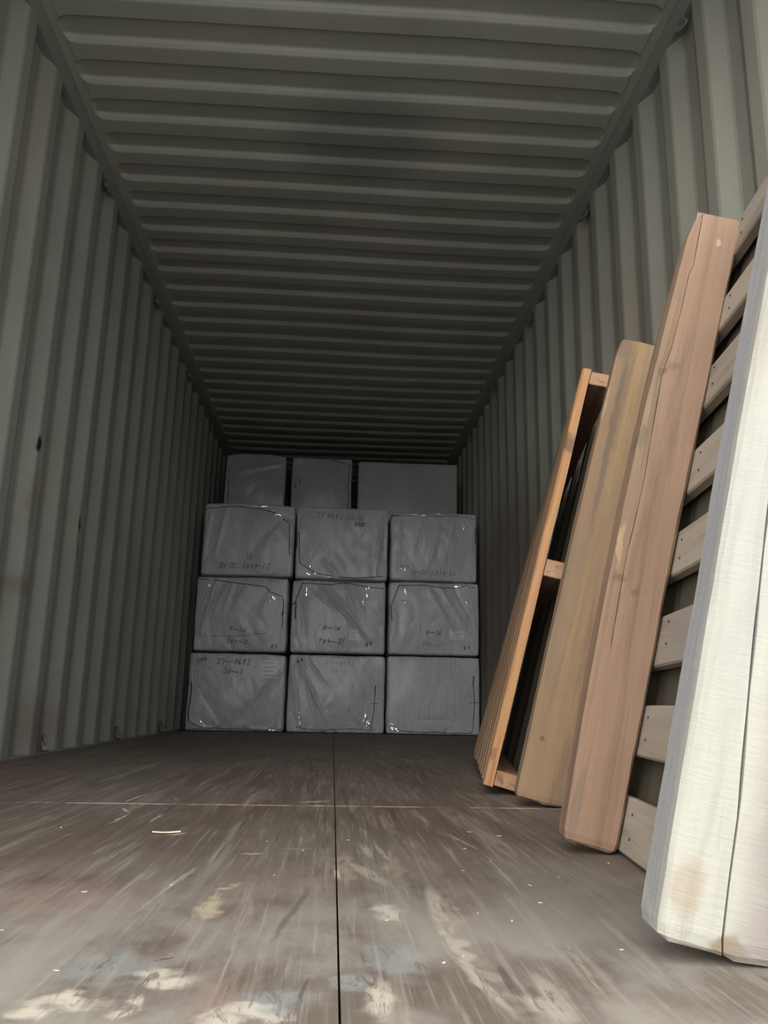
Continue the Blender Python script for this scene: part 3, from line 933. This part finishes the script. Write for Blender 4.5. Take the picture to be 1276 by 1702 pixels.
# second row
bale('white wrapped bale second from floor, left column, writing crossed by a long line', -1.085, -.368, YB-.01, 1.15, .590, 1.170, 4,
     folds=[(-.55, .85, -.85, -.6, .05, .014), (-.35, .9, -.72, -.1, .035, -.015), (-.20, .8, -.40, .0, .03, .010), (.1, .8, -.15, .1, .06, .010), (.55, .7, .15, -.3, .09, -.007), (.45, .95, .8, .80, .04, .010)],
     texts=[('K~36', -.05, -.42, .034, -.06, 1, .0026), ('T84~2', -.05, -.74, .034, -.08, 1, .0026), ('~~~~', .0, -.57, .075, .09, 1, .0018), ('69', .74, -.84, .034, .1, 1, .0032)],
     fold_lines=[(.0035, [(-.98, .97), (-.4, .96), (.1, .975), (.95, .965)]), (.003, [(-.97, .90), (-.5, .86), (-.1, .80), (.5, .72), (.62, .58), (.86, .48), (.90, .3), (.90, -.2), (.89, -.35)]), (.005, [(.90, .10), (.88, -.02)])],
     films=[(.64, .42, .05, .035, .5), (.58, .34, .03, .02, 0), (-.72, .72, .02, .05, -.4), (-.68, .88, .05, .012, 0)])
bale('white wrapped bale second from floor, middle column, strong diagonal crease to lower right', -.350, .392, YB, 1.15, .594, 1.160, 5,
     folds=[(-.5, .95, .72, -.75, .03, .018), (-.62, .8, .0, .1, .025, -.014), (-.25, .9, .55, -.35, .03, -.014), (.1, .9, .35, .1, .05, .010), (-.85, .7, -.65, -.6, .06, -.008)],
     texts=[('K~36', -.12, -.32, .036, -.03, 1, .0034), ('T84~27', -.12, -.68, .038, .0, 1, .0032), ('69', .66, -.72, .036, .2, 1, .0036)],
     labels=[(.33, -.48, .075, .085)],
     fold_lines=[(.003, [(-.78, .92), (-.92, .35)]), (.005, [(-.98, .30), (-.90, .38), (-.90, -.1)]), (.003, [(-.80, .90), (-.2, .86), (.1, .93), (.6, .84), (.96, .80)]), (.0025, [(-.6, .97), (.2, .95), (.9, .97)])],
     films=[(-.70, .70, .016, .085, .1), (.58, .60, .02, .13, .15), (.63, .80, .02, .04, .4), (.52, .35, .012, .08, .2)])
bale('white wrapped bale second from floor, right column, creased at upper right', .408, 1.130, YB+.01, 1.15, .598, 1.168, 6,
     folds=[(-.1, .8, .5, -.5, .04, .012), (.1, .95, .75, -.4, .06, .010), (.45, .85, .85, -.1, .05, -.008), (-.8, .6, -.9, -.6, .06, .006)],
     texts=[('K~36', .0, -.40, .032, -.04, 1, .0028), ('T84~27', .0, -.72, .034, -.02, 0, .0028), ('69', .72, -.78, .034, .2, 1, .0036)],
     fold_lines=[(.003, [(-.78, .88), (-.95, .30), (-.93, -.12)]), (.0028, [(-.80, .88), (-.2, .90), (.2, .84), (.9, .88)])],
     labels=[(.50, -.44, .11, .07)],
     films=[(-.64, .72, .02, .05, .5), (-.66, .45, .03, .022, -.3), (.72, .42, .016, .07, .05), (.62, .88, .12, .02, 0)])
# third row
bale('white wrapped bale third from floor, left column, upside-down numbers', -1.070, -.345, YB+.01, 1.15, 1.176, 1.752, 7, top_k=.012,
     folds=[(.62, .5, .1, -.35, .05, -.014), (-.5, .8, -.7, -.5, .06, .010), (-.85, .7, -.95, -.6, .04, .010), (.0, -.95, .9, -.8, .05, .006), (.3, .95, .95, .6, .05, -.012)],
     texts=[('27-8685 .30:70', -.05, -.72, .040, PI, 1, .0030), ('71', .03, -.40, .030, PI, 1, .0026), ('00', .05, -.53, .026, PI, 0, .0026)],
     fold_lines=[(.003, [(-.98, .84), (-.4, .90), (.2, .86), (.55, .76), (.88, .48), (.90, -.3), (.93, -.4)])],
     films=[(.62, .72, .07, .012, -.2), (.68, .66, .05, .012, -.6), (-.4, .93, .3, .012, 0), (.15, .93, .15, .010, 0)])
bale('white wrapped bale third from floor, middle column, numbers along its top', -.338, .402, YB, 1.15, 1.166, 1.752, 8,
     folds=[(-.35, -.5, -.05, -.9, .08, -.012), (.6, .6, .3, .0, .09, -.007), (.85, .9, .75, -.8, .05, .010), (.95, .8, .9, -.5, .04, -.008)],
     texts=[('27 8685.30:30', -.05, .74, .042, -.02, 1, .0024), ('(100', .36, .53, .030, .05, 1, .0040)],
     fold_lines=[(.005, [(-.98, -.2), (-.97, .22), (-.92, .24)]), (.003, [(-.93, .2), (-.90, -.58), (-.55, -.84), (-.1, -.93), (.35, -.95), (.9, -.88)])],
     films=[(-.66, -.66, .018, .05, .3), (-.64, -.86, .07, .022, .15), (-.2, -.93, .12, .012, 0), (.74, -.86, .02, .04, 0)])
bale('white wrapped bale third from floor, right column, vertical creases', .414, 1.118, YB+.015, 1.15, 1.176, 1.735, 9,
     folds=[(-.2, .7, -.4, -.2, .05, -.010), (.15, .5, -.1, -.5, .05, .010), (.5, .9, .3, -.2, .04, .010), (.7, .6, .85, .9, .03, .012), (-.75, .9, -.8, -.9, .05, .006)],
     texts=[('27-8685 .30-70', -.02, -.76, .036, PI, 1, .0022), ('7100', -.66, -.62, .024, PI, 1, .0022)],
     fold_lines=[(.003, [(-.98, .96), (-.98, .80)]), (.0045, [(-.98, .88), (-.8, .88)]), (.002, [(-.8, .88), (-.3, .91), (.1, .88), (.5, .92), (.95, .84)]), (.003, [(.97, .6), (.95, .1)])],
     films=[(-.70, -.66, .03, .035, .3), (-.35, .93, .18, .014, 0), (.25, .95, .14, .014, 0), (.74, .65, .06, .012, -.9), (.68, .58, .012, .05, .2)])
# top row, set back, dim
YT = 6.86
zt = 1.770
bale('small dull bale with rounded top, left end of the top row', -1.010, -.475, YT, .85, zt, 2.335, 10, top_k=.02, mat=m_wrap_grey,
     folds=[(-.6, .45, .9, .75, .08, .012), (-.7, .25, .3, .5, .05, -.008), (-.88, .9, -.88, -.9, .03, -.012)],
     fold_lines=[(.003, [(-.88, .2), (-.86, -.3), (-.92, -.7)])], films=[(-.80, .42, .012, .02, 0)])
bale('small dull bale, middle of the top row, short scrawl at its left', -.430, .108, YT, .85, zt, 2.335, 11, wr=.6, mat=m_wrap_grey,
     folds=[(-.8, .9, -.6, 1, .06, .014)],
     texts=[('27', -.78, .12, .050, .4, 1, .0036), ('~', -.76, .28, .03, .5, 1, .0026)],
     fold_lines=[(.003, [(.30, .94), (.60, .86), (.90, .80), (.88, .1)]), (.0026, [(.88, .1), (.78, .03), (.90, 0), (.86, -.7)])])
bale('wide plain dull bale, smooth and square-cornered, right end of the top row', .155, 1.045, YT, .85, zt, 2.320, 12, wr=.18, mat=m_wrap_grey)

# ------------------------------------------------------------------ loose splinters on the floor
def chip_mesh(i):
    rnd = random.Random(900+i)
    L, W = rnd.uniform(.006, .015), rnd.uniform(.0012, .003)
    vs = []
    for k in range(4):
        t = k/3-.5
        w_ = W*(1-abs(t)*1.2)
        z = .001+.003*(t*t)*rnd.uniform(.2, 1.4)
        for sg, zz in ((-1, 0), (1, 0), (1, .0012), (-1, .0012)):
            vs.append((t*L, sg*w_, z+zz))
    f = []
    for k in range(3):
        for j in range(4):
            f.append((k*4+j, k*4+(j+1) % 4, k*4+4+(j+1) % 4, k*4+4+j))
    f += [(3, 2, 1, 0), (12, 13, 14, 15)]
    me = mesh('wood_chip', vs, f); me.materials.append(m_chip)
    return me
CH = [chip_mesh(i) for i in range(5)]
spots = [(.245, 1.50), (.21, 1.33), (.29, 1.46), (.30, 1.12), (.18, 1.16), (.25, 1.07), (.24, .98), (.12, .78), (.10, .76), (.19, .90), (.16, .93), (.36, 1.30), (.40, 1.22),
         (-.19, 1.06), (-.28, 1.02), (-.31, .86), (-.07, 1.12), (-.04, 1.30), (-.10, 1.38), (.03, 1.4), (-.35, 1.95), (.06, .90), (-.22, .74), (.27, .80), (-.46, 1.5), (.42, 1.06), (.34, 1.62)]
bm = bmesh.new()
for i, (x, y) in enumerate(spots):
    rnd = random.Random(i)
    tmp = bmesh.new(); tmp.from_mesh(CH[i % 5])
    tmp.transform(Matrix.Translation((x, y, -.0002)) @ Matrix.Rotation(rnd.uniform(0, 3.1), 4, 'Z') @ Matrix.Scale(rnd.uniform(.3, .6), 4))
    me = bpy.data.meshes.new('t'); tmp.to_mesh(me); tmp.free(); bm.from_mesh(me); bpy.data.meshes.remove(me)
o = obj('wood_splinters', bm, m_chip)
tag(o, 'tiny pale wood splinters scattered over the plywood floor', 'splinters', kind='stuff')
o = obj('wood_chip', CH[0]); o.location = (-.272, 1.45, 0); o.rotation_euler = (0, 0, .15); o.scale = (3.2, 2.0, 1.5)
tag(o, 'largest pale wood shaving on the floor left of the centre seam', 'shaving')
